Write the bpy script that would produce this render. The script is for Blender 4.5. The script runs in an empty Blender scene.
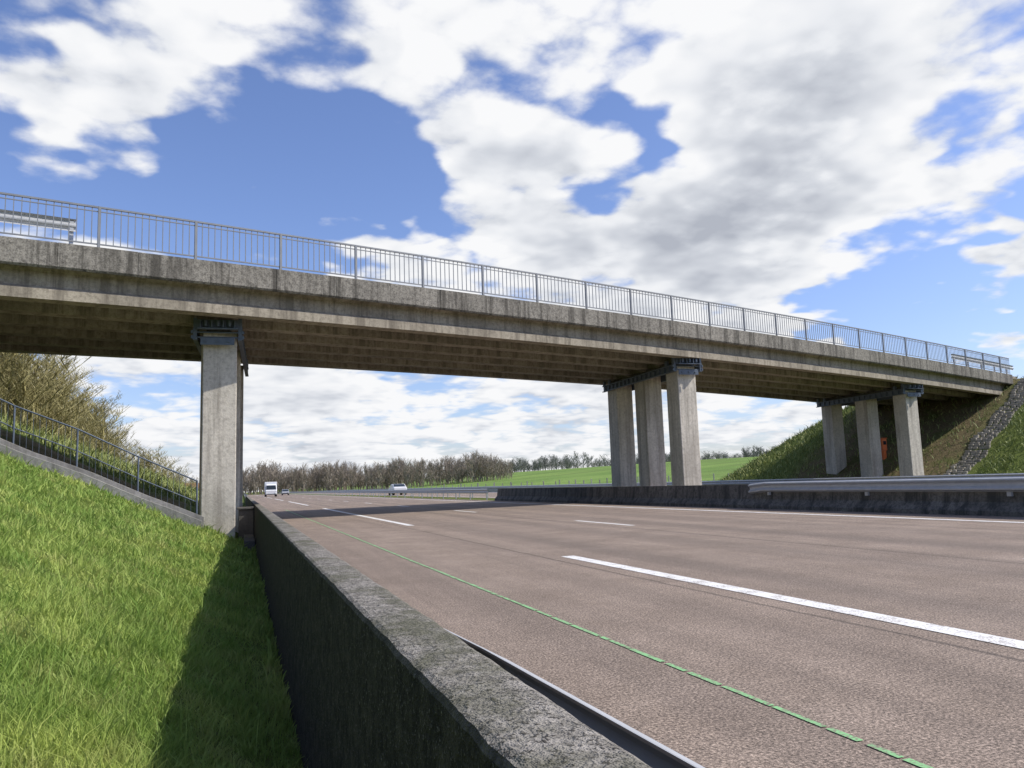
import bpy, bmesh, math, random
import numpy as np
from mathutils import Vector, Matrix
random.seed(7); rng=np.random.default_rng(11)
scene=bpy.context.scene
scene.view_settings.view_transform='Standard'
try: scene.view_settings.look='None'
except Exception: pass
scene.view_settings.exposure=0

# ------------------------------------------------------------------ helpers
def link(o,parent=None):
    scene.collection.objects.link(o)
    if parent: o.parent=parent
    return o
def empty(name):
    e=bpy.data.objects.new(name,None); e.empty_display_size=0.5
    return link(e)
class MB:
    def __init__(s): s.v=[]; s.f=[]
    def add(s,vs,fs):
        b=len(s.v); s.v+=list(vs); s.f+=[tuple(b+i for i in f) for f in fs]
    def hexa(s,p):   # 8 pts, bottom 4 ccw, top 4 ccw
        s.add(p,[(3,2,1,0),(4,5,6,7),(0,1,5,4),(1,2,6,5),(2,3,7,6),(3,0,4,7)])
    def box(s,x0,x1,y0,y1,z0,z1,T=None):
        p=[(x0,y0,z0),(x1,y0,z0),(x1,y1,z0),(x0,y1,z0),(x0,y0,z1),(x1,y0,z1),(x1,y1,z1),(x0,y1,z1)]
        if T: p=[T(*q) for q in p]
        s.hexa(p)
    def cyl(s,a,b,r,n=10,r2=None):
        a=Vector(a);b=Vector(b);d=(b-a).normalized()
        u=d.orthogonal().normalized();w=d.cross(u)
        r2=r if r2 is None else r2
        vs=[];
        for c,rr in((a,r),(b,r2)):
            for i in range(n):
                t=2*math.pi*i/n; vs.append(tuple(c+u*rr*math.cos(t)+w*rr*math.sin(t)))
        fs=[(i,(i+1)%n,n+(i+1)%n,n+i) for i in range(n)]+[tuple(range(n-1,-1,-1)),tuple(range(n,2*n))]
        s.add(vs,fs)
    def loft(s,rings,close=True,caps=True):
        n=len(rings[0]); b=len(s.v)
        for r in rings: s.v+=list(r)
        for k in range(len(rings)-1):
            for i in range(n if close else n-1):
                j=(i+1)%n
                s.f.append((b+k*n+i,b+k*n+j,b+(k+1)*n+j,b+(k+1)*n+i))
        if caps and close:
            s.f.append(tuple(b+i for i in range(n-1,-1,-1)))
            s.f.append(tuple(b+(len(rings)-1)*n+i for i in range(n)))
    def obj(s,name,mat,parent=None,smooth=False,bevel=0):
        me=bpy.data.meshes.new(name); me.from_pydata(s.v,[],s.f)
        bm=bmesh.new(); bm.from_mesh(me); bmesh.ops.recalc_face_normals(bm,faces=bm.faces); bm.to_mesh(me); bm.free()
        me.materials.append(mat)
        if smooth: me.polygons.foreach_set('use_smooth',[True]*len(me.polygons))
        o=bpy.data.objects.new(name,me); link(o,parent)
        if bevel:
            m=o.modifiers.new('bev','BEVEL'); m.width=bevel; m.segments=2; m.limit_method='ANGLE'
        return o
def np_mesh(name,V,F,mat,parent=None,smooth=False):
    me=bpy.data.meshes.new(name); n=F.shape[1]
    me.vertices.add(len(V)); me.vertices.foreach_set('co',V.astype(np.float32).ravel())
    me.loops.add(F.size); me.loops.foreach_set('vertex_index',F.astype(np.int32).ravel())
    me.polygons.add(len(F)); me.polygons.foreach_set('loop_start',np.arange(0,F.size,n,dtype=np.int32))
    try: me.polygons.foreach_set('loop_total',np.full(len(F),n,dtype=np.int32))
    except Exception: pass
    if smooth: me.polygons.foreach_set('use_smooth',np.ones(len(F),dtype=bool))
    me.update(calc_edges=True); me.validate()
    me.materials.append(mat)
    o=bpy.data.objects.new(name,me); return link(o,parent)
def sst(a,b,x):
    t=np.clip((np.asarray(x,float)-a)/(b-a),0,1); return t*t*(3-2*t)

# ------------------------------------------------------------------ material helper
class NT:
    def __init__(s,name):
        s.m=bpy.data.materials.new(name); s.m.use_nodes=True
        s.n=s.m.node_tree.nodes; s.l=s.m.node_tree.links
        s.b=s.n['Principled BSDF']
        s.b.inputs['Specular IOR Level'].default_value=0.25
    def node(s,t,**k):
        n=s.n.new(t)
        for a,v in k.items(): setattr(n,a,v)
        return n
    def link(s,a,b): s.l.new(a,b)
    def coord(s,scale=(1,1,1)):
        g=s.node('ShaderNodeNewGeometry'); mp=s.node('ShaderNodeMapping'); mp.inputs['Scale'].default_value=scale
        s.link(g.outputs['Position'],mp.inputs['Vector']); return mp.outputs['Vector']
    def noise(s,scale,detail=4,rough=.55,stretch=(1,1,1),dist=0):
        n=s.node('ShaderNodeTexNoise'); n.inputs['Scale'].default_value=scale; n.inputs['Detail'].default_value=detail
        n.inputs['Roughness'].default_value=rough; n.inputs['Distortion'].default_value=dist
        s.link(s.coord(stretch),n.inputs['Vector']); return n.outputs['Fac']
    def ramp(s,fac,stops,mode='LINEAR'):
        r=s.node('ShaderNodeValToRGB'); r.color_ramp.interpolation=mode
        e=r.color_ramp.elements
        while len(e)<len(stops): e.new(0.5)
        for q,(p,c) in zip(e,stops):
            q.position=p; q.color=(c[0],c[1],c[2],1) if not isinstance(c,(int,float)) else (c,c,c,1)
        s.link(fac,r.inputs['Fac']); return r.outputs['Color']
    def mix(s,fac,a,b,mode='MIX'):
        m=s.node('ShaderNodeMix',data_type='RGBA',blend_type=mode)
        for sock,val in((m.inputs[0],fac),(m.inputs[6],a),(m.inputs[7],b)):
            if isinstance(val,(int,float)): sock.default_value=val
            elif isinstance(val,tuple): sock.default_value=(*val,1)
            else: s.link(val,sock)
        return m.outputs[2]
    def math(s,op,a,b=0.0):
        m=s.node('ShaderNodeMath',operation=op)
        for sock,val in((m.inputs[0],a),(m.inputs[1],b)):
            if isinstance(val,(int,float)): sock.default_value=val
            else: s.link(val,sock)
        return m.outputs[0]
    def bump(s,h,strength=.3,dist=.02):
        b=s.node('ShaderNodeBump'); b.inputs['Strength'].default_value=strength; b.inputs['Distance'].default_value=dist
        s.link(h,b.inputs['Height']); s.link(b.outputs['Normal'],s.b.inputs['Normal'])
    def col(s,c):
        if isinstance(c,tuple): s.b.inputs['Base Color'].default_value=(*c,1)
        else: s.link(c,s.b.inputs['Base Color'])
    def rough(s,r): s.b.inputs['Roughness'].default_value=r

def concrete(name,base,dark,amt=.5,streak=True,speck=.0,bumpd=.01):
    t=NT(name)
    n1=t.noise(.45,4,.65); n2=t.noise(9,4,.7); n3=t.noise(70,1,.6)
    c=t.mix(t.ramp(n1,[(.35,0),(.65,1)]),tuple(x*.72 for x in base),base)
    c=t.mix(t.math('MULTIPLY',t.ramp(n2,[(.45,0),(.72,1)]),amt),c,dark)
    if streak:
        st=t.noise(1.0,4,.75,(2.6,2.6,.16))
        c=t.mix(t.math('MULTIPLY',t.ramp(st,[(.47,0),(.62,1)]),amt),c,dark)
    if speck:
        v=t.noise(24,3,.75); c=t.mix(t.math('MULTIPLY',t.ramp(v,[(.5,0),(.6,1)]),speck),c,dark)
    c=t.mix(.35,c,t.ramp(n3,[(.3,.55),(.7,1.25)]),'MULTIPLY')
    t.col(c); t.rough(.9); t.bump(n2,.5,bumpd*2)
    return t.m
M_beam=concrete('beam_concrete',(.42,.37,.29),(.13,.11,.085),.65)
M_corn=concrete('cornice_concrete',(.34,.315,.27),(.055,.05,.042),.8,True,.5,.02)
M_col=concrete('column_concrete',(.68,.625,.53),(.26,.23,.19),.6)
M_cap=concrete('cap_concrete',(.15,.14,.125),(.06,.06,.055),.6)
M_gut=concrete('gutter_concrete',(.42,.40,.36),(.16,.15,.13),.5)
M_stone=concrete('stone_strip',(.44,.40,.33),(.17,.15,.11),.5)
M_med=concrete('median_concrete',(.20,.185,.165),(.05,.05,.047),.9,True,.5)

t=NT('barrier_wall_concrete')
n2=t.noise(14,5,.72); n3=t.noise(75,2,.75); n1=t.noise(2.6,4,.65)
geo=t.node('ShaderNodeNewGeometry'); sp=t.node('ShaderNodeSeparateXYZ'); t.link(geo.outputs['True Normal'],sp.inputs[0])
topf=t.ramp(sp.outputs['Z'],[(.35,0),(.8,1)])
side=t.mix(t.ramp(n2,[(.42,0),(.68,1)]),(.018,.018,.015),(.07,.065,.05))  # side faces darker than the top: lichen plus shade, both put into the colour
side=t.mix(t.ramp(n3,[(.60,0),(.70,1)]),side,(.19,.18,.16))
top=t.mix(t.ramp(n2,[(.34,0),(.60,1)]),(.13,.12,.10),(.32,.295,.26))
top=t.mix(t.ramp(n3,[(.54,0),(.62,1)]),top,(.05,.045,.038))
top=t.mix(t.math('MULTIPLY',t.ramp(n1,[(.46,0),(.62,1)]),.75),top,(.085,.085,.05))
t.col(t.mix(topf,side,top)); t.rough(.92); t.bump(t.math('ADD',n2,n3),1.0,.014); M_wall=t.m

t=NT('reddish_asphalt')
ag=t.noise(70,2,.85); mid=t.noise(1.1,4,.65); lng=t.noise(1.0,4,.6,(1.6,.05,1)); fine=t.noise(14,3,.7)
c=t.mix(t.ramp(mid,[(.3,0),(.7,1)]),(.20,.155,.120),(.285,.224,.178))
c=t.mix(t.math('MULTIPLY',t.ramp(lng,[(.42,0),(.68,1)]),.7),c,(.155,.122,.098))
g=t.node('ShaderNodeNewGeometry'); sx=t.node('ShaderNodeSeparateXYZ'); t.link(g.outputs['Position'],sx.inputs[0])
wobx=t.math('ADD',sx.outputs['X'],t.math('MULTIPLY',mid,.10))
for xs_ in (3.91,7.77,11.65):
    d_=t.math('ABSOLUTE',t.math('SUBTRACT',wobx,xs_))
    c=t.mix(t.math('MULTIPLY',t.ramp(d_,[(.012,1),(.03,0)]),.6),c,(.06,.05,.042))
for xs_,w_ in ((5.1,.28),(6.9,.28),(9.0,.28),(10.8,.28)):
    d_=t.math('ABSOLUTE',t.math('SUBTRACT',wobx,xs_))
    c=t.mix(t.math('MULTIPLY',t.ramp(d_,[(w_*.3,1),(w_*1.6,0)]),.32),c,(.12,.098,.082))
c=t.mix(.4,c,t.ramp(fine,[(.3,.55),(.7,1.4)]),'MULTIPLY')
c=t.mix(.95,c,t.ramp(ag,[(.32,.25),(.5,.95),(.68,2.2)]),'MULTIPLY')
t.col(c); t.rough(.88); t.bump(ag,.6,.008); M_road=t.m
def paint(name,colr,wear=.5):
    t=NT(name); a=t.noise(60,3,.75); b=t.noise(5,4,.7)
    w=t.math('ADD',t.math('MULTIPLY',a,.6),t.math('MULTIPLY',b,.4))
    f=t.ramp(w,[(wear-.06,1),(wear+.06,0)])
    t.col(t.mix(f,(.21,.165,.135),colr)); t.rough(.7); return t.m
M_white=paint('white_road_paint',(.76,.75,.72),.56)
M_green=paint('green_marking_paint',(.24,.50,.22),.53)

t=NT('galvanised_steel'); n=t.noise(6,3,.6)
t.col(t.mix(n,(.36,.37,.38),(.55,.56,.57))); t.b.inputs['Metallic'].default_value=.3; t.rough(.5); M_galv=t.m
t=NT('railing_steel'); t.col(t.mix(t.noise(4,3,.6),(.17,.18,.20),(.27,.28,.29))); t.b.inputs['Metallic'].default_value=.3; t.rough(.6); M_rail=t.m
t=NT('bracket_steel'); t.col(t.mix(t.noise(5,3,.6),(.08,.10,.13),(.17,.20,.24))); t.b.inputs['Metallic'].default_value=.3; t.rough(.6); M_brk=t.m
t=NT('dark_rubber'); t.col((.02,.02,.02)); t.rough(.8); M_rub=t.m
t=NT('car_glass'); t.col((.03,.04,.05)); t.rough(.1); M_glass=t.m
t=NT('white_car_paint'); t.col(t.mix(t.noise(3,2,.5),(.70,.70,.70),(.78,.78,.78))); t.rough(.3); M_cw=t.m
t=NT('grey_car_paint'); t.col(t.mix(t.noise(3,2,.5),(.30,.31,.33),(.36,.37,.39))); t.rough(.3); M_cg=t.m
t=NT('orange_enamel'); t.col(t.mix(t.noise(5,3,.5),(.62,.14,.04),(.72,.18,.05))); t.rough(.4); M_or=t.m
t=NT('lamp_lens'); t.col((.75,.75,.7)); t.rough(.15); M_lens=t.m
t=NT('white_render'); t.col(t.mix(t.noise(2,3,.6),(.55,.53,.5),(.7,.68,.64))); t.rough(.8); M_rend=t.m
t=NT('clay_tiles'); t.col(t.mix(t.noise(6,3,.6),(.25,.11,.06),(.38,.18,.10))); t.rough(.8); M_tile=t.m

t=NT('terrain_ground')
at=t.node('ShaderNodeAttribute',attribute_name='zone'); spz=t.node('ShaderNodeSeparateColor'); t.link(at.outputs['Color'],spz.inputs[0])
n1=t.noise(.7,4,.65); n2=t.noise(8,4,.75); n3=t.noise(.03,3,.5); n4=t.noise(.012,3,.5,(1,5,1))
gr=t.mix(t.ramp(n1,[(.3,0),(.7,1)]),(.08,.125,.022),(.16,.20,.05))
gr=t.mix(t.ramp(n2,[(.35,.0),(.7,.5)]),gr,(.18,.18,.07))
fld=t.mix(t.ramp(n3,[(.35,0),(.65,1)]),(.14,.225,.06),(.20,.29,.08))
fld=t.mix(t.ramp(n4,[(.5,0),(.58,.6)]),fld,(.13,.18,.06))
soil=t.mix(t.ramp(n2,[(.35,0),(.65,1)]),(.11,.085,.05),(.23,.19,.10))
soil=t.mix(t.ramp(n1,[(.5,0),(.62,.7)]),soil,(.11,.13,.04))
c=t.mix(spz.outputs[0],gr,fld); c=t.mix(spz.outputs[1],c,soil)
t.col(c); t.rough(1.0); t.b.inputs['Specular IOR Level'].default_value=.05; t.bump(n2,.9,.12); M_ter=t.m
def foliage(name,a,b,transl=.3,big=False):
    t=NT(name); g=t.node('ShaderNodeNewGeometry'); r=g.outputs['Random Per Island']
    if big:
        n=t.noise(.9,3,.6)
        f=t.math('ADD',t.math('MULTIPLY',r,.55),t.math('MULTIPLY',t.ramp(n,[(.3,0),(.7,1)]),.45))
    else: f=r
    c=t.mix(f,a,b); 
    if big:
        n5=t.noise(2.6,3,.7); c=t.mix(t.math('MULTIPLY',t.ramp(n5,[(.50,0),(.66,1)]),.6),c,(.46,.44,.17))
        c=t.mix(t.math('MULTIPLY',t.ramp(n,[(.45,.5),(.62,0)]),.9),c,(.16,.29,.055))
    t.col(c); t.rough(.65)
    if transl:
        tr=t.node('ShaderNodeBsdfTranslucent'); t.link(c,tr.inputs['Color']); mx=t.node('ShaderNodeMixShader'); mx.inputs[0].default_value=transl
        out=t.n['Material Output']; t.link(t.b.outputs[0],mx.inputs[1]); t.link(tr.outputs[0],mx.inputs[2]); t.link(mx.outputs[0],out.inputs['Surface'])
    return t.m
M_grass=foliage('grass_blades',(.17,.28,.045),(.50,.57,.15),.35,True)
M_dry=foliage('rough_bank_grass',(.13,.18,.045),(.34,.36,.13),0)
M_twig=foliage('bare_twigs',(.20,.17,.135),(.37,.315,.25),0)
M_twigy=foliage('budding_twigs',(.17,.145,.06),(.38,.34,.15),0)
M_dark=foliage('distant_wood',(.16,.17,.15),(.25,.25,.21),0)  # greyed wood colour with the distance haze painted in

# ------------------------------------------------------------------ terrain
SK=math.atan(.328); C=math.cos(SK); S=math.sin(SK); Y0=25.1
def B(u,v,z): return (u*C-v*S, Y0+u*S+v*C, z)
def zd(u): return 7.02-.00038*(u-18)**2
ROAD=-1.0
def terr(X,Y):
    X=np.asarray(X,float);Y=np.asarray(Y,float)
    base=np.full(X.shape,ROAD-.03)
    dist=np.sqrt(X**2+Y**2)
    rise=10*sst(35,240,X)*sst(70,420,dist)
    base=base+rise+1.0*np.sin(X/170.+1)*sst(300,700,dist)
    bank=np.minimum(-1.65+.48*(.3-X),6.0)
    f=1-sst(48,135,Y)
    left=f*bank+(1-f)*(-1.35+1.5*sst(10,200,-X))
    m=X<.46
    base=np.where(m,left,base)
    u=X*C+(Y-Y0)*S; v=-X*S+(Y-Y0)*C
    dv=np.maximum(0,np.maximum(-1.2-v,v-11.4)); du=np.maximum(0,55.5-u)
    emb=6.35-.55*np.sqrt(du**2+dv**2)
    base=np.where(X>30,np.maximum(base,emb),base)
    bump=.03*np.sin(X*2.1+Y*.7)+.03*np.sin(Y*1.9-X*.6+2)+.05*np.sin(Y*.43+X*.9)
    base=base+np.where((X<.2)|(X>34),bump,0)
    return base
xs=np.unique(np.concatenate([np.linspace(-3000,-200,15),np.linspace(-200,-30,30),np.arange(-30,-8,1.),np.arange(-8,.4,.2),[.40,.42,.50,.6],np.arange(2,34,4.),np.arange(34,90,.8),np.linspace(90,500,50),np.linspace(500,3500,16)]))
ys=np.unique(np.concatenate([np.linspace(-600,-30,12),np.arange(-30,0,2.),np.arange(0,30,.4),np.arange(30,100,1.),np.arange(100,300,8.),np.linspace(300,800,30),np.linspace(800,4500,14)]))
GX,GY=np.meshgrid(xs,ys); GZ=terr(GX,GY)
nx,ny=len(xs),len(ys)
V=np.stack([GX,GY,GZ],-1).reshape(-1,3)
I=(np.arange(ny-1)[:,None]*nx+np.arange(nx-1)[None,:]).ravel()
F=np.stack([I,I+1,I+nx+1,I+nx],-1)
ter=np_mesh('terrain',V,F,M_ter,smooth=True)
ca=ter.data.color_attributes.new('zone','FLOAT_COLOR','POINT')
Xf,Yf=V[:,0],V[:,1]
uu=Xf*C+(Yf-Y0)*S; vv=-Xf*S+(Yf-Y0)*C
fieldm=sst(48,60,Xf)*sst(60,85,np.hypot(Xf,Yf))
soilm=sst(-1.5,0.5,vv)*(1-sst(10.5,12,vv))*((Xf>32)|(Xf<-2))
soilm=np.maximum(soilm,.45*((Xf<-1)&(Yf>38)))
colr=np.zeros((len(V),4)); colr[:,0]=fieldm*(1-soilm); colr[:,1]=soilm; colr[:,3]=1
ca.data.foreach_set('color',colr.astype(np.float32).ravel())

# ------------------------------------------------------------------ roads + markings
def sheet(name,x0,x1,y0,y1,z,mat,parent=None):
    m=MB(); m.add([(x0,y0,z),(x1,y0,z),(x1,y1,z),(x0,y1,z)],[(0,1,2,3)]); return m.obj(name,mat,parent)
sheet('motorway_road',.52,14.9,-60,900,ROAD,M_road)
sheet('motorway_road',17.3,31.5,-60,900,ROAD,M_road)
mk=empty('road_markings'); zl=ROAD+.004
m=MB()
def strip(x,w,a,b,z=zl): m.add([(x-w/2,a,z),(x+w/2,a,z),(x+w/2,b,z),(x-w/2,b,z)],[(0,1,2,3)])
strip(4.18,.19,-28,10.25)
a=20.9
while a<600:
    strip(4.18,.19,a,a+24); a+=35
a=16.1-12.6*4
while a<500:
    strip(8.15,.14,a,a+3.2); a+=12.6
strip(13.35,.2,-50,800)
strip(18.4,.2,-50,800); strip(28.6,.2,-50,800)
m.obj('white_lines',M_white,mk)
m=MB(); a=.5; xo=2.2
while a<45:
    L=random.uniform(.1,.5); xo=2.2+(xo-2.2)*.8+random.uniform(-.003,.003)
    strip(xo,random.uniform(.026,.034)+.0006*a,a,a+L); a+=L+random.uniform(.005,.05)
m.obj('green_survey_line',M_green,mk)

# ------------------------------------------------------------------ near barrier wall
m=MB(); rings=[]
WL,WR,WT=.392,.595,-.425
yy=list(np.arange(-1.5,9,.03))+list(np.arange(9,25,.25))+list(np.arange(25,121,3.))
wob=np.zeros((8,len(yy)))
for k_ in range(8):
    r_=rng.normal(0,1,len(yy)); kk=np.exp(-np.linspace(-2,2,9)**2); kk/=kk.sum()
    wob[k_]=np.convolve(r_,kk,'same')*.0035+rng.normal(0,1,len(yy))*.0006
for i,yv in enumerate(yy):
    j=(lambda k_: wob[k_,i] if yv<12 else 0)
    rings.append([(WL-.03,yv,-1.95),(WL-.015+j(0),yv,-1.1),(WL+j(1),yv,WT-.022+j(2)*.5),(WL+.008+j(1),yv,WT-.007+j(2)*.5),(WL+.024+j(1),yv,WT+j(3)*.5),
        ((WL+WR)/2,yv,WT+.003+j(4)*.5),(WR-.024+j(5),yv,WT+j(6)*.5),(WR-.008+j(5),yv,WT-.007+j(6)*.5),(WR+j(5),yv,WT-.022+j(7)*.5),(WR+.02,yv,-1.15),(WR+.02,yv,-1.95)])
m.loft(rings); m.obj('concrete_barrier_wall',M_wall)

# ------------------------------------------------------------------ guardrails
W=[(0,.155),(-.012,.14),(-.075,.115),(-.08,.085),(-.02,.03),(-.015,0),(-.02,-.03),(-.08,-.085),(-.075,-.115),(-.012,-.14),(0,-.155)]
def wbeam(name,path,side=1,posts=2.0,postz=.75,first=0.5,parent=None):
    e=empty(name) if parent is None else parent
    m=MB(); ring=[]
    for p in path:
        front=[(p[0]+side*d,p[1],p[2]+z) for d,z in W]; back=[(p[0]+side*(d+.004),p[1],p[2]+z) for d,z in reversed(W)]
        ring.append(front+back)
    m.loft(ring); m.obj('beam',M_galv,e,smooth=False)
    m=MB(); P=np.array(path); L=np.concatenate([[0],np.cumsum(np.linalg.norm(np.diff(P,axis=0),axis=1))])
    s_=first
    while s_<L[-1]:
        q=[np.interp(s_,L,P[:,k]) for k in range(3)]
        m.box(q[0]+side*.02,q[0]+side*.08,q[1]-.05,q[1]+.05,q[2]-postz,q[2]+.12); m.box(q[0]+side*.005-.01,q[0]+side*.02+.01,q[1]-.02,q[1]+.02,q[2]-.04,q[2]+.04)
        s_+=posts
    m.obj('posts',M_galv,e); return e
wbeam('guardrail',[(.735,-1.5,-.62),(.735,1.0,-.635),(.73,2.5,-.67),(.72,3.7,-.715)],-1,first=.3,posts=2)
m=MB(); rings=[]
for yv in list(np.arange(-40,49,1.0)):
    a=-.27
    rings.append([(14.85,yv,ROAD-.1),(14.86,yv,ROAD+.1),(15.02,yv,ROAD+.28),(15.08,yv,a),(15.24,yv,a),(15.30,yv,ROAD+.28),(15.46,yv,ROAD+.1),(15.47,yv,ROAD-.1)])
m.loft(rings); m.obj('median_concrete_barrier',M_med)
sheet('median_strip',14.9,17.3,-60,900,ROAD-.006,M_ter)
wbeam('guardrail',[(14.90,-40,-.34),(14.90,20.6,-.34),(14.93,21.4,-.40)],1,posts=4,postz=.25)
wbeam('guardrail',[(15.05,50,-.42),(15.05,420,-.42)],1,posts=4,postz=.6)
wbeam('guardrail',[(17.0,52,-.42),(17.0,420,-.42)],-1,posts=4,postz=.6)
wbeam('guardrail',[(32.3,-40,-.42),(32.3,400,-.42)],1,posts=4,postz=.6)
wbeam('guardrail',[(.62,121,-.42),(.62,420,-.42)],-1,posts=4,postz=.6)

# ------------------------------------------------------------------ bridge
br=empty('overpass_bridge')
UA,UB=-17.0,54.5
DW=10.3
def prof(name,pts,u0,u1,step,mat,parent=br,bev=0):
    m=MB(); n=max(1,int(round((u1-u0)/step))); rr=[]
    for i in range(n+1):
        u=u0+(u1-u0)*i/n; rr.append([B(u,v,zd(u)+z) for v,z in pts])
    m.loft(rr); return m.obj(name,mat,parent,bevel=bev)
for side in (0,1):
    m=MB(); u=UA
    base=[(0,-.0),(.42,0),(.42,-.16),(.16,-.70),(.05,-.72),(0,-.66)]
    if side: base=[(DW-v,z) for v,z in base]
    while u<UB-.1:
        u1=min(u+2.0,UB); o=random.uniform(-.006,.006); oz=random.uniform(-.004,.004)
        a,b=u+.004,u1-.004
        r0=[B(a,v+o,zd(a)+z+oz) for v,z in base]; r1=[B(b,v+o,zd(b)+z+oz) for v,z in base]
        m.loft([r0,r1]); u=u1
    m.obj('cornice',M_corn,br,bevel=.008)
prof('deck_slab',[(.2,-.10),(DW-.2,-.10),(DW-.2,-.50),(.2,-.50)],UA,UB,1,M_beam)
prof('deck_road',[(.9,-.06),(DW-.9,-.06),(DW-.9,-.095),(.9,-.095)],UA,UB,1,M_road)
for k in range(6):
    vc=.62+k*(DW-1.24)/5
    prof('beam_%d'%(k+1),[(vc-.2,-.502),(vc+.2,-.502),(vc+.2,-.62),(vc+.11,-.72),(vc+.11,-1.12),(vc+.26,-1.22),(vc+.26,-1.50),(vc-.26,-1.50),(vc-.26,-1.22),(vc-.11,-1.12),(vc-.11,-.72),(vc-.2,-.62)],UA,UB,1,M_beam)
m=MB()
for u in np.arange(-12,54,6.8):
    m.box(u-.12,u+.12,.75,DW-.75,zd(u)-1.2,zd(u)-.51,B)
m.obj('diaphragms',M_beam,br)
for side,vr in ((0,.13),(1,DW-.13)):
    m=MB(); H=1.2
    us=np.arange(UA,UB+.01,.5)
    for (z0,z1,hw) in ((H-.05,H,.03),(.10,.135,.018),(H-.16,H-.135,.015)):
        rr=[[B(u,vr-hw,zd(u)+z0),B(u,vr+hw,zd(u)+z0),B(u,vr+hw,zd(u)+z1),B(u,vr-hw,zd(u)+z1)] for u in us]
        m.loft(rr)
    u=UA+.05; i=0
    while u<UB:
        if i%14==0: m.box(u-.035,u+.035,vr-.035,vr+.035,zd(u)-.02,zd(u)+H-.002,B)
        else: m.box(u-.011,u+.011,vr-.011,vr+.011,zd(u)+.12,zd(u)+H-.045,B)
        u+=.185; i+=1
    m.obj('railing',M_rail,br)
def deckbeam(u0,u1):
    m=MB(); n=max(2,int(u1-u0)); rr=[]
    for i in range(n+1):
        u=u0+(u1-u0)*i/n
        rr.append([B(u,.62-d,zd(u)+.72+z*1.15) for d,z in W]+[B(u,.625-d,zd(u)+.72+z*1.15) for d,z in reversed(W)])
    m.loft(rr); m.obj('safety_beam',M_galv,br)
    m=MB(); u=u0+.4
    while u<u1: m.box(u-.05,u+.05,.66,.74,zd(u)-.08,zd(u)+.85,B); u+=2
    m.obj('safety_beam_posts',M_galv,br)
deckbeam(UA,-4.5); deckbeam(47.0,56.5)
for u0,u1 in ((UA-1.5,UA+.6),(UB-.4,UB+1.4)):
    m=MB(); m.box(u0,u1,.25,DW-.25,zd(u0)-3.5,zd(u0)-1.52,B); 
    if u0<0: m.box(u0,UA-.01,.25,DW-.25,zd(u0)-1.50,zd(u0)-.05,B)
    else: m.box(UB+.01,u1,.25,DW-.25,zd(u0)-1.50,zd(u0)-.05,B)
    m.obj('abutment',M_beam,br)
rot=math.radians(6); cr,sr=math.cos(rot),math.sin(rot)
def pier(X,Yf,zbase):
    zt=zd(X/C)-1.50
    capb=zt-.60
    mc=MB(); mp=MB(); ms=MB()
    Wd,T=1.02,.95; sp=3.45
    cs=[(X+.03*sp*i,Yf+.55+sp*i) for i in range(3)]
    for cx,cy in cs:
        def R(a,b,z): return (cx+a*cr-b*sr,cy+a*sr+b*cr,z)
        mc.box(-Wd/2,Wd/2,-T/2,T/2,zbase,capb+.3,R)
    ax,ay=cs[0]; bx,by=cs[2]
    dx,dy=(bx-ax),(by-ay); L=math.hypot(dx,dy); ux,uy=dx/L,dy/L; nx_,ny_=uy,-ux
    def P(s,n,z): return (ax+ux*s+nx_*n, ay+uy*s+ny_*n, z)
    mp.box(-.36,L+.36,-.36,.36,capb+.303,zt-.08,P)
    for k in range(6):
        s=-.2+k*(L+.4)/5; mp.box(s-.2,s+.2,-.3,.3,zt-.079,zt-.003,P)
    for sgn in(-1,1):
        n0=sgn*.60
        a,b=sorted((n0,n0+sgn*.13))
        ms.box(-.76,L+.75,a,b,capb+.0,capb+.04,P); ms.box(-.76,L+.75,a,b,capb+.30,capb+.34,P)
        w0,w1=sorted((n0+sgn*.02,n0+sgn*.045)); ms.box(-.76,L+.75,w0,w1,capb+.04,capb+.30,P)
        s=-.74
        while s<L+.75:
            ms.box(s,s+.02,min(n0+sgn*.045,n0+sgn*.12),max(n0+sgn*.045,n0+sgn*.12),capb+.04,capb+.30,P); s+=.5
        for s0 in (-.74,-.05,L-.25,L+.45):
            ms.box(s0,s0+.2,a+.01,b-.01,capb+.342,zt-.02+.12*(s0==-.74),P)
    for s in (-.70,):
        for zz in (capb+.09,capb+.25):
            ms.cyl(P(s,-.80,zz),P(s,.80,zz),.025,8)
            for n in (-.78,.73): ms.box(s-.06,s+.06,n,n+.05,zz-.05,zz+.05,P)
    ms.box(-.80,-.765,-.62,.62,capb+.34,zt+.04,P)
    for n in(-.52,-.18,.16,.5): ms.box(-.99,-.802,n,n+.03,capb+.36,zt-.02,P)
    ms.box(-1.0,-.802,-.60,.60,capb+.31,capb+.338,P)
    ms.box(-.80,-.765,-.50,.50,capb-.16,capb+.06,P)
    for n in(-.35,0,.33): ms.box(-.84,-.802,n-.03,n+.03,capb-.08,capb-.02,P)
    for n in(-.35,.02,.36): ms.cyl(P(-.90,n,zt-.20),P(-.90,n,zt-.03),.06,10)
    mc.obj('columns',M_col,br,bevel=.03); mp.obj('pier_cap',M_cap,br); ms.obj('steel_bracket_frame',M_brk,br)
pier(-.76,26.6,-1.95); pier(19.62,32.5,-1.2); pier(39.5,39.1,-1.3)

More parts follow.
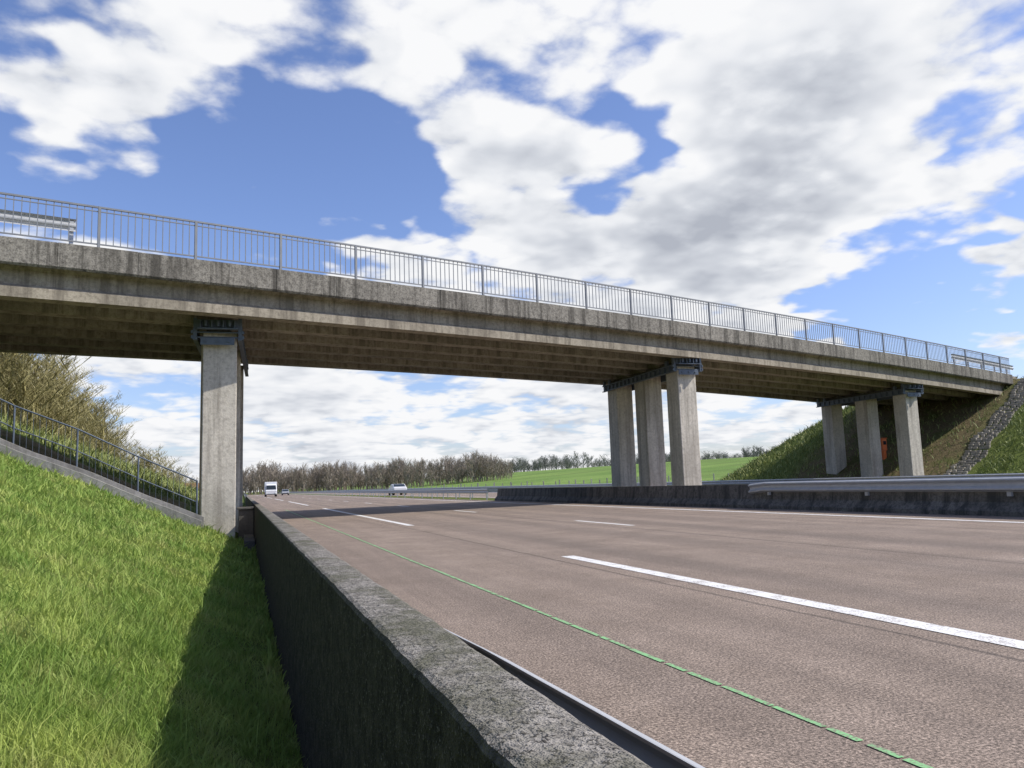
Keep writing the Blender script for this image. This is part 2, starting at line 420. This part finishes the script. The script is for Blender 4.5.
def t1(x,y): return float(terr(np.array([x]),np.array([y]))[0])
e=empty('emergency_call_post'); px_,py_=41.75,44.2; z0=t1(px_,py_)
m=MB(); m.box(px_-.20,px_+.20,py_-.16,py_+.16,z0+.55,z0+1.35); m.box(px_-.24,px_+.24,py_-.20,py_+.20,z0+1.352,z0+1.42); m.box(px_-.14,px_+.14,py_-.12,py_+.12,z0-.1,z0+.548); m.obj('housing',M_or,e,bevel=.03)
m=MB(); m.box(px_-.12,px_+.12,py_-.185,py_-.162,z0+.95,z0+1.2); m.obj('speaker_panel',M_rub,e)

# small building beyond the bridge on the left verge
e=empty('roadside_building'); hx,hy=-10.6,165; z0=t1(hx,hy)
m=MB(); m.box(hx-2.4,hx+2.4,hy-2,hy+2,z0-.3,z0+2.5); m.obj('walls',M_rend,e)
m=MB(); m.loft([[(hx-2.7,hy-2.3,z0+2.503),(hx+2.7,hy-2.3,z0+2.503),(hx+2.7,hy,z0+3.4),(hx-2.7,hy,z0+3.4)],[(hx-2.7,hy-2.3,z0+2.6),(hx+2.7,hy-2.3,z0+2.6),(hx+2.7,hy,z0+3.5),(hx-2.7,hy,z0+3.5)]])
m.loft([[(hx-2.7,hy+2.3,z0+2.503),(hx+2.7,hy+2.3,z0+2.503),(hx+2.7,hy+.003,z0+3.4),(hx-2.7,hy+.003,z0+3.4)],[(hx-2.7,hy+2.3,z0+2.6),(hx+2.7,hy+2.3,z0+2.6),(hx+2.7,hy+.003,z0+3.5),(hx-2.7,hy+.003,z0+3.5)]]); m.obj('roof',M_tile,e)
m=MB(); m.box(hx-1.7,hx-.8,hy-2.02,hy-2.003,z0+.1,z0+2.0); m.box(hx+.4,hx+1.5,hy-2.02,hy-2.003,z0+1.0,z0+1.9); m.obj('door_and_window',M_glass,e)

# ------------------------------------------------------------------ left service stair / gutter with handrail
e=empty('embankment_stair')
m=MB(); ya=23.2
for xv in np.arange(-1.2,-14,-.35):
    z=t1(xv,ya); m.box(xv-.34,xv,ya-.35,ya+.45,z-.25,z+.12)
rr=[]; rr2=[]
for xv in np.arange(-1.0,-14.4,-.7):
    z=t1(xv,ya)
    rr.append([(xv,ya-.52,z-.3),(xv,ya-.36,z-.3),(xv,ya-.36,z+.26),(xv,ya-.52,z+.26)])
    rr2.append([(xv,ya+.46,z-.3),(xv,ya+.58,z-.3),(xv,ya+.58,z+.34),(xv,ya+.46,z+.34)])
m.loft(rr); m.loft(rr2); m.obj('steps',M_gut,e)
m=MB()
pts=[(xv,ya+.8,t1(xv,ya+.8)) for xv in np.arange(-1.2,-15,-1.5)]
for a in pts: m.cyl((a[0],a[1],a[2]-.2),(a[0],a[1],a[2]+1.3),.025,8)
for a,b in zip(pts[:-1],pts[1:]):
    for hz,r in((1.28,.022),(.7,.016),(.12,.016)): m.cyl((a[0],a[1],a[2]+hz),(b[0],b[1],b[2]+hz),r,6)
    for k in range(1,10):
        tt=k/10; q=[a[i]*(1-tt)+b[i]*tt for i in range(3)]; m.cyl((q[0],q[1],q[2]+.12),(q[0],q[1],q[2]+1.28),.006,4)
m.obj('handrail',M_brk,e)
m=MB(); m.box(-.12,.35,27.9,28.3,-2,-.55); m.box(-.18,.355,27.82,28.38,-.549,-.47); m.box(.05,.35,24.0,27.8,-1.9,-1.35)
m.obj('drain_headwall',M_cap,bevel=.02)

m=MB()
for i in range(46):
    u=43.0+i*.27; v=-.6-0.01*i+.12*math.sin(i*.5)
    for k in range(4):
        a=random.uniform(.7,1.15); vk=v+(k-1.5)*.33+random.uniform(-.05,.05); uk=u+random.uniform(-.07,.07)
        Xk,Yk,_=B(uk,vk,0); zk=t1(Xk,Yk)
        m.box(uk-.12*a,uk+.12*a,vk-.15*a,vk+.15*a,zk-.1,zk+.06+random.uniform(0,.10),B)
m.obj('stone_drain_strip',M_stone,bevel=.03)

# ------------------------------------------------------------------ grass
def blades(name,GXb,GYb,D,h,w,mat):
    n=len(D); GZb=terr(GXb,GYb)-.01
    ang=rng.uniform(0,2*np.pi,n); la=rng.uniform(0,2*np.pi,n); lean=h*rng.uniform(.1,1.3,n)
    px,py=np.cos(ang)*w,np.sin(ang)*w
    lx,ly=np.cos(la)*lean,np.sin(la)*lean
    b0=np.stack([GXb-px,GYb-py,GZb],-1); b1=np.stack([GXb+px,GYb+py,GZb],-1)
    m0=np.stack([GXb-px*.7+lx*.35,GYb-py*.7+ly*.35,GZb+h*.6],-1); m1=np.stack([GXb+px*.7+lx*.35,GYb+py*.7+ly*.35,GZb+h*.6],-1)
    tp=np.stack([GXb+lx,GYb+ly,GZb+h*.95],-1); tp2=tp+np.stack([px*.15,py*.15,px*0],-1)
    V=np.stack([b0,b1,m0,m1,tp,tp2],1).reshape(-1,3)
    i0=np.arange(n)*6
    F=np.concatenate([np.stack([i0,i0+1,i0+3,i0+2],-1),np.stack([i0+2,i0+3,i0+5,i0+4],-1)])
    return np_mesh(name,V,F,mat)
N=430000
D=np.exp(rng.uniform(np.log(1.6),np.log(27),N)); 
lat=rng.uniform(-.95,.35,N)
GXb=lat*D*.62; GYb=np.sqrt(np.maximum(D**2-GXb**2,0.01))
k=(GXb<.35)&(GXb>-11)&((GYb<22.6)|(GXb>-1.2))
GXb,GYb,D=GXb[k],GYb[k],D[k]
A=(.5*np.sin(GXb*3.1+np.sin(GYb*2.2)*1.3)*np.sin(GYb*2.7+np.sin(GXb*1.7))+.5*np.sin(GXb*7.3+1.7*np.sin(GYb*3.9))*np.sin(GYb*6.1+1.5*np.sin(GXb*4.3)))
Bn=np.sin(GXb*13.7+2*np.sin(GYb*9.1))*np.sin(GYb*12.3+2*np.sin(GXb*8.3))
cl=.6*A+.5*Bn
keep=rng.uniform(0,1,len(cl))<(.68+.4*cl); GXb,GYb,D,cl=GXb[keep],GYb[keep],D[keep],cl[keep]
n=len(D)
h=(rng.gamma(3,.016,n)*(1+.9*np.clip(cl,-.8,1))+.012)*(1+.02*D); w=np.maximum(.0022,D*.0007)*rng.uniform(.5,1.5,n)
blades('grass',GXb,GYb,D,h,w,M_grass)
n=60000
GXb=rng.uniform(35,75,n); GYb=rng.uniform(28,62,n); u=GXb*C+(GYb-Y0)*S; v=-GXb*S+(GYb-Y0)*C
zz=terr(GXb,GYb); k=(zz>-.9)&~((v>.2)&(v<10.5)&(rng.uniform(0,1,n)>.25))&~((v>-1.6)&(v<.1)&(u<56)); GXb,GYb=GXb[k],GYb[k]
h=rng.gamma(4,.055,len(GXb)); blades('embankment_grass',GXb,GYb,GXb,h,np.full(len(GXb),.028),M_dry)
n=30000
GXb=rng.uniform(-16,-.5,n); GYb=rng.uniform(36,90,n); h=rng.gamma(4,.07,n); blades('bank_grass',GXb,GYb,GXb,h,np.full(n,.028),M_dry)

# ------------------------------------------------------------------ trees
def proto(seed,H=9,levels=4,spread=.6,up=.5,w0=.13,nch=(5,6,6,5),t0=.22,taper=.45,trunk=.72):
    r=random.Random(seed); vs=[]; fs=[]
    def seg(a,b,wa,wb,solid):
        d=(b-a); 
        if d.length<1e-4: return
        if solid:
            u=d.orthogonal().normalized(); w=d.normalized().cross(u); k0=len(vs)
            for c,rr in((a,wa),(b,wb)):
                for i in range(4): 
                    t_=i*math.pi/2; vs.append(c+u*rr*math.cos(t_)+w*rr*math.sin(t_))
            for i in range(4): j=(i+1)%4; fs.append((k0+i,k0+j,k0+4+j,k0+4+i))
        else:
            rv=Vector((r.gauss(0,1),r.gauss(0,1),r.gauss(0,1))); s=d.cross(rv); 
            if s.length<1e-5: return
            s.normalize(); k0=len(vs); vs.extend([a-s*wa,a+s*wa,b+s*wb,b-s*wb]); fs.append((k0,k0+1,k0+2,k0+3))
    def br_(p,d,L,w,l):
        bend=Vector((r.gauss(0,.14),r.gauss(0,.14),r.uniform(0,.15)))
        mid=p+d*L*.5; e_=mid+(d+bend).normalized()*L*.5
        seg(p,mid,w,w*.8,l<1); seg(mid,e_,w*.8,w*.35,l<1)
        if l>=levels: return
        for i in range(nch[l]):
            t_=r.uniform(t0,1.0)
            q=(p+(mid-p)*(t_*2)) if t_<.5 else (mid+(e_-mid)*((t_-.5)*2))
            a_=r.uniform(0,2*math.pi); o=Vector((math.cos(a_),math.sin(a_),0))
            nd=(d*(.6)+o*spread*r.uniform(.7,1.3)+Vector((0,0,up*.5))).normalized()
            br_(q,nd,L*r.uniform(.36,.58)*(1.15-.4*t_),w*taper,l+1)
    br_(Vector((0,0,0)),Vector((r.gauss(0,.05),r.gauss(0,.05),1)).normalized(),H*trunk,w0,0)
    return np.array([tuple(v) for v in vs]),np.array(fs)
def forest(name,plist,protos,mat):
    Vs=[];Fs=[];b=0
    for (X,Y,Z,s,sx) in plist:
        v,f=protos[random.randrange(len(protos))]; a=random.uniform(0,6.28); c,s_=math.cos(a),math.sin(a)
        q=np.stack([(v[:,0]*c-v[:,1]*s_)*s*sx+X,(v[:,0]*s_+v[:,1]*c)*s*sx+Y,v[:,2]*s+Z],-1)
        Vs.append(q);Fs.append(f+b);b+=len(v)
    return np_mesh(name,np.concatenate(Vs),np.concatenate(Fs),mat)
farP=[proto(s,H=random.uniform(9,11),w0=.12,levels=3,nch=(12,6,4,0),spread=.5,up=1.0,t0=.04,taper=.62) for s in range(7)]
treP=[proto(60+s,H=8,w0=.11,levels=4,nch=(9,6,5,3),spread=.62,t0=.25,taper=.5) for s in range(3)]
shP=[proto(20+s,H=6,w0=.055,levels=4,nch=(10,6,4,3),spread=.7,up=.8,t0=.03,taper=.56) for s in range(4)]
def place(az_deg,dist):
    a=math.radians(az_deg); return dist*math.sin(a),dist*math.cos(a)
pl=[]
for i in range(520):
    az=random.uniform(-1.8,18.5); d=random.uniform(360,430); X,Y=place(az,d)
    e_=min(1,(az+2.8)/4)*min(1,(19.5-az)/3)
    hs=1+.07*math.sin(az*1.3)+.05*math.sin(az*3.7+1)
    pl.append((X,Y,t1(X,Y)-.3,random.uniform(.85,1.2)*hs*(.55+.45*e_)*1.15,1.2))
forest('bare_woodland',pl,farP,M_twig)
pl=[]
for i in range(450):
    az=random.uniform(14,47); d=random.uniform(600,660); X,Y=place(az,d)
    hs=.9+.12*math.sin(az*.9)+.12*math.sin(az*2.7+1)
    pl.append((X,Y,t1(X,Y)-.5,random.uniform(.75,1.2)*hs*1.15,1.9))
forest('distant_treeline',pl,farP,M_dark)
pl=[]
for i in range(200):
    az=random.uniform(-14,-1); d=random.uniform(300,380); X,Y=place(az,d)
    pl.append((X,Y,t1(X,Y)-.5,random.uniform(.45,.9),1.6))
forest('distant_hedge',pl,farP,M_twig)
pl=[];pl2=[]
for i in range(430):
    Y=44+190*random.random()**1.8; X=random.uniform(-21,-10)+(Y>90)*2.5
    s_=(1-.2*min(1,(Y-44)/150))
    if i%5==0: pl2.append((X,Y,t1(X,Y)-.3,random.uniform(.6,.85)*s_,.95))
    else: pl.append((X,Y,t1(X,Y)-.3,random.uniform(.7,1.05)*s_,1.35))
pl=[p for p in pl if not (abs(p[0]+10.5)<5 and 150<p[1]<172)]
forest('bank_shrubs',pl,shP,M_twigy)
forest('bank_trees',pl2,treP,M_twigy)
pl=[]
for i in range(110):
    Y=random.uniform(90,280); X=random.uniform(-9,-3.5)
    if Y<172 and X<-5: continue
    pl.append((X,Y,t1(X,Y)-.2,random.uniform(.2,.42),1.4))
forest('verge_bushes',pl,shP,M_twig)
m=MB()
for i in range(40):
    X=34; Y=70+i*4.0; z=t1(X,Y); m.box(X-.05,X+.05,Y-.05,Y+.05,z-.1,z+1.15)
for i in range(30):
    X=34+i*3.0; Y=140-i*.4; z=t1(X,Y); m.box(X-.09,X+.09,Y-.09,Y+.09,z-.1,z+1.4)
m.obj('field_fence_posts',M_gut)

# ------------------------------------------------------------------ vehicles (front towards -Y)
def vehicle(name,X,Y,kind,mat,flip=False):
    e=empty(name); e.location=(X,Y,ROAD)
    if flip: e.rotation_euler=(0,0,math.pi)
    if kind=='car':
        body=[(-2.1,.35),(-2.15,.6),(-2.0,.78),(-1.1,.95),(-.35,1.42),(.9,1.46),(1.7,1.1),(2.1,1.0),(2.15,.4),(1.9,.25),(-1.9,.25)]; hw=.88; ww=[(-1.02,.98),(-.38,1.37),(.85,1.40),(1.5,1.08)]
        wh=(-1.35,1.3); roofz=1.0
    else:
        body=[(-2.7,.45),(-2.74,1.2),(-2.62,1.35),(-2.3,2.35),(-2.0,2.5),(-1.0,2.55),(-.95,.5)]; hw=1.1; ww=[(-2.55,1.4),(-2.28,2.2),(-1.25,2.2),(-1.25,1.4)]
        wh=(-1.85,2.6); roofz=1.4
    m=MB(); rings=[]
    for sx in (-1,-.9,.9,1):
        r=[]
        for (yy_,zz) in body:
            k=max(0,(zz-roofz))*.12; ins=.05 if abs(sx)==1 else 0
            x=sx*hw-(math.copysign(1,sx)*k)
            r.append((x,yy_*(1-.02*(abs(sx)==1)),zz-ins*(zz>.5)))
        rings.append(r)
    m.loft(rings)
    if kind=='truck':
        m.box(-1.15,1.15,-.85,4.6,.95,2.95); m.box(-.5,.5,-1.2,4.4,.55,.93)
    m.obj('body',mat,e,smooth=False,bevel=.04)
    m=MB()
    for sg in(-1,1):
        P=[(sg*(hw+.006-max(0,z-roofz)*.12),y_,z-.03) for y_,z in ww]; Q=[(p[0]-sg*.03,p[1],p[2]) for p in P]
        m.loft([P,Q])
    (ya_,za),(yb,zb)=ww[0],ww[1]
    P=[(-hw*.86,ya_-.09,za+.03),(hw*.86,ya_-.09,za+.03),(hw*.8,yb-.08,zb+.03),(-hw*.8,yb-.08,zb+.03)]
    m.loft([P,[(p[0],p[1]+.05,p[2]-.04) for p in P]])
    if kind=='car':
        P=[(-hw*.8,1.0,1.44),(hw*.8,1.0,1.44),(hw*.86,1.72,1.13),(-hw*.86,1.72,1.13)]
        m.loft([P,[(p[0],p[1]-.05,p[2]-.06) for p in P]])
    m.box(-hw*.7,hw*.7,body[1][0]-.02,body[1][0]+.05,.42,.56)
    m.obj('windows',M_glass,e)
    m=MB(); wr=.33 if kind=='car' else .42
    for yy_ in wh:
        for sg in(-1,1): m.cyl((sg*(hw+.01),yy_,wr),(sg*(hw-.25),yy_,wr),wr,16)
    m.obj('wheels',M_rub,e)
    m=MB()
    for sg in(-1,1): m.box(sg*hw*.78-.16,sg*hw*.78+.16,body[1][0]-.03,body[1][0]+.08,.62,.78)
    m.obj('headlights',M_lens,e)
vehicle('box_truck',5.4,170,'truck',M_cw)
vehicle('car',10.4,215,'car',M_cg)
vehicle('car',19.4,106,'car',M_cw,True)

# ------------------------------------------------------------------ sun + sky
sd=Vector((1,-.34,0)).normalized(); EL=math.radians(43)
sv=Vector((sd.x*math.cos(EL),sd.y*math.cos(EL),math.sin(EL)))
L=bpy.data.lights.new('sun','SUN'); L.energy=5.0; L.angle=math.radians(.5); L.color=(1,.95,.87)
so=bpy.data.objects.new('sun',L); link(so); so.rotation_euler=(-sv).to_track_quat('-Z','Y').to_euler(); so.location=(30,-10,40)

w=bpy.data.worlds.new('World'); scene.world=w; w.use_nodes=True
nt=w.node_tree; nt.nodes.clear()
def wn(t,**k):
    n=nt.nodes.new(t)
    for a,v in k.items(): setattr(n,a,v)
    return n
def wm(op,a,b=0.0):
    n=wn('ShaderNodeMath',operation=op)
    for i,v in enumerate((a,b)):
        if isinstance(v,(int,float)): n.inputs[i].default_value=v
        else: nt.links.new(v,n.inputs[i])
    return n.outputs[0]
def wv(op,a,b=None):
    n=wn('ShaderNodeVectorMath',operation=op)
    for i,v in enumerate((a,b)):
        if v is None: continue
        if isinstance(v,(tuple,list)): n.inputs[i].default_value=v
        else: nt.links.new(v,n.inputs[i])
    return n
sky=wn('ShaderNodeTexSky'); sky.sky_type='NISHITA'; sky.sun_disc=False
sky.sun_elevation=EL; sky.sun_rotation=math.atan2(sv.x,sv.y); sky.air_density=1.0; sky.dust_density=.8; sky.ozone_density=3
tint=wn('ShaderNodeMix',data_type='RGBA',blend_type='MULTIPLY'); tint.inputs[0].default_value=1; tint.inputs[7].default_value=(1.0,.98,1.18,1); nt.links.new(sky.outputs[0],tint.inputs[6])
tc=wn('ShaderNodeTexCoord'); dirn=wv('NORMALIZE',tc.outputs['Generated']).outputs[0]
sep=wn('ShaderNodeSeparateXYZ'); nt.links.new(dirn,sep.inputs[0])
zc=wm('MAXIMUM',sep.outputs[2],0.0)
den=wm('ADD',zc,.20)
st=wv('MULTIPLY',dirn,(1,1,1.7)).outputs[0]
n=wn('ShaderNodeVectorMath',operation='SCALE'); nt.links.new(st,n.inputs[0]); nt.links.new(wm('DIVIDE',1.0,den),n.inputs['Scale']); pc=n.outputs[0]
def wnoise(vec,scale,detail,rough,dist=0.0,out='Fac'):
    n=wn('ShaderNodeTexNoise'); n.inputs['Scale'].default_value=scale; n.inputs['Detail'].default_value=detail; n.inputs['Roughness'].default_value=rough; n.inputs['Distortion'].default_value=dist
    nt.links.new(vec,n.inputs['Vector']); return n.outputs[out]
off=wv('ADD',pc,(3.7,1.3,.4)).outputs[0]
nA=wnoise(off,3.2,7,.54)
off2=wv('ADD',off,(sv.x*.05,sv.y*.05,sv.z*.10)).outputs[0]
nB=wnoise(off2,3.2,3,.54)
wcN=wnoise(off,5,2,.6,0,'Color')
vo=wn('ShaderNodeTexVoronoi',feature='F1'); vo.inputs['Scale'].default_value=8
try: vo.inputs['Detail'].default_value=1.0; vo.inputs['Roughness'].default_value=.5
except Exception: pass
wc2=wn('ShaderNodeVectorMath',operation='SCALE'); nt.links.new(wcN,wc2.inputs[0]); wc2.inputs['Scale'].default_value=.22
nt.links.new(wv('ADD',off,wc2.outputs[0]).outputs[0],vo.inputs['Vector'])
puff=wm('SUBTRACT',.42,vo.outputs['Distance'])
wsc=wn('ShaderNodeVectorMath',operation='SCALE'); nt.links.new(wv('SUBTRACT',wcN,(.5,.5,.5)).outputs[0],wsc.inputs[0]); wsc.inputs['Scale'].default_value=.16
dirw=wv('NORMALIZE',wv('ADD',dirn,wsc.outputs[0]).outputs[0]).outputs[0]
BL=[]
def b(az,el,r,wt): BL.append((az,el,r,wt))
def bp(x,y,r,wt):
    yh=484-.033*(x-512); b(18.7+math.degrees(math.atan((x-512)/840)),math.degrees(math.atan((yh-y)/820)),r,wt)
bp(110,30,8,.14); bp(270,55,7,.18); bp(480,60,9,.18); bp(740,50,11,.20); bp(930,90,12,.24); bp(800,180,9,.20)
bp(50,140,5,.28); bp(550,185,6,.20); bp(620,245,7,.22); bp(760,250,8,.20); bp(370,225,4,.22); bp(240,217,3,.22); bp(1000,285,4.5,.24)
bp(250,155,8,-.25); bp(130,190,6,-.20); bp(370,165,5,-.20); bp(640,150,5,-.24); bp(915,290,6,-.28); bp(980,240,4,-.12); bp(30,80,3,-.10)
bp(200,430,12,.15); bp(400,420,14,.15); bp(700,420,14,.16)
acc=None
for az,el,r,wt in BL:
    a_,e_=math.radians(az),math.radians(el)
    c=(math.sin(a_)*math.cos(e_),math.cos(a_)*math.cos(e_),math.sin(e_))
    dt=wv('DOT_PRODUCT',dirw,c).outputs['Value']
    mr=wn('ShaderNodeMapRange',interpolation_type='SMOOTHSTEP'); mr.inputs['From Min'].default_value=math.cos(math.radians(r*1.25)); mr.inputs['From Max'].default_value=1.0
    mr.inputs['To Min'].default_value=0; mr.inputs['To Max'].default_value=wt; nt.links.new(dt,mr.inputs['Value'])
    acc=mr.outputs[0] if acc is None else wm('ADD',acc,mr.outputs[0])
field=wm('ADD',wm('ADD',nA,acc),wm('MULTIPLY',puff,.18))
def smooth(v,a,b_,lo=0.,hi=1.):
    mr=wn('ShaderNodeMapRange',interpolation_type='SMOOTHSTEP'); mr.inputs['From Min'].default_value=a; mr.inputs['From Max'].default_value=b_
    mr.inputs['To Min'].default_value=lo; mr.inputs['To Max'].default_value=hi; nt.links.new(v,mr.inputs['Value']); return mr.outputs[0]
mask=smooth(field,.46,.64)
thick=smooth(field,.68,1.05)
lit=wm('MULTIPLY',wm('SUBTRACT',nA,nB),1.8)
shade=wm('ADD',wm('SUBTRACT',1.0,wm('MULTIPLY',thick,.32)),lit)
shade=wm('ADD',shade,wm('MULTIPLY',puff,.32))
cr_=wn('ShaderNodeValToRGB'); e=cr_.color_ramp.elements
e[0].position=.30; e[0].color=(.46,.49,.56,1); e[1].position=1.0; e[1].color=(.97,.975,.99,1)
x=e.new(.60); x.color=(.66,.69,.75,1)
x=e.new(.80); x.color=(.85,.87,.91,1)
nt.links.new(shade,cr_.inputs['Fac'])
bg1=wn('ShaderNodeBackground'); bg1.inputs['Strength'].default_value=.15; nt.links.new(tint.outputs[2],bg1.inputs['Color'])
bg2=wn('ShaderNodeBackground'); bg2.inputs['Strength'].default_value=.98; nt.links.new(cr_.outputs[0],bg2.inputs['Color'])
mx=wn('ShaderNodeMixShader'); nt.links.new(mask,mx.inputs[0]); nt.links.new(bg1.outputs[0],mx.inputs[1]); nt.links.new(bg2.outputs[0],mx.inputs[2])
out=wn('ShaderNodeOutputWorld'); nt.links.new(mx.outputs[0],out.inputs['Surface'])
w.cycles.sampling_method='MANUAL'; w.cycles.sample_map_resolution=256

# ------------------------------------------------------------------ camera
cam=bpy.data.cameras.new('camera'); co=bpy.data.objects.new('camera',cam); link(co); scene.camera=co
cam.sensor_width=36; cam.lens=800/1024*36; cam.clip_end=8000; cam.clip_start=.05
th=math.radians(18.7); ph=math.radians(7.1); rl=.033
R=Vector((math.cos(th),-math.sin(th),0)); Fw=Vector((math.sin(th)*math.cos(ph),math.cos(th)*math.cos(ph),math.sin(ph))); U=R.cross(Fw)
R2=R*math.cos(rl)-U*math.sin(rl); U2=R*math.sin(rl)+U*math.cos(rl)
mt=Matrix((( R2.x,U2.x,-Fw.x,0),(R2.y,U2.y,-Fw.y,0),(R2.z,U2.z,-Fw.z,0),(0,0,0,1)))
co.matrix_world=mt
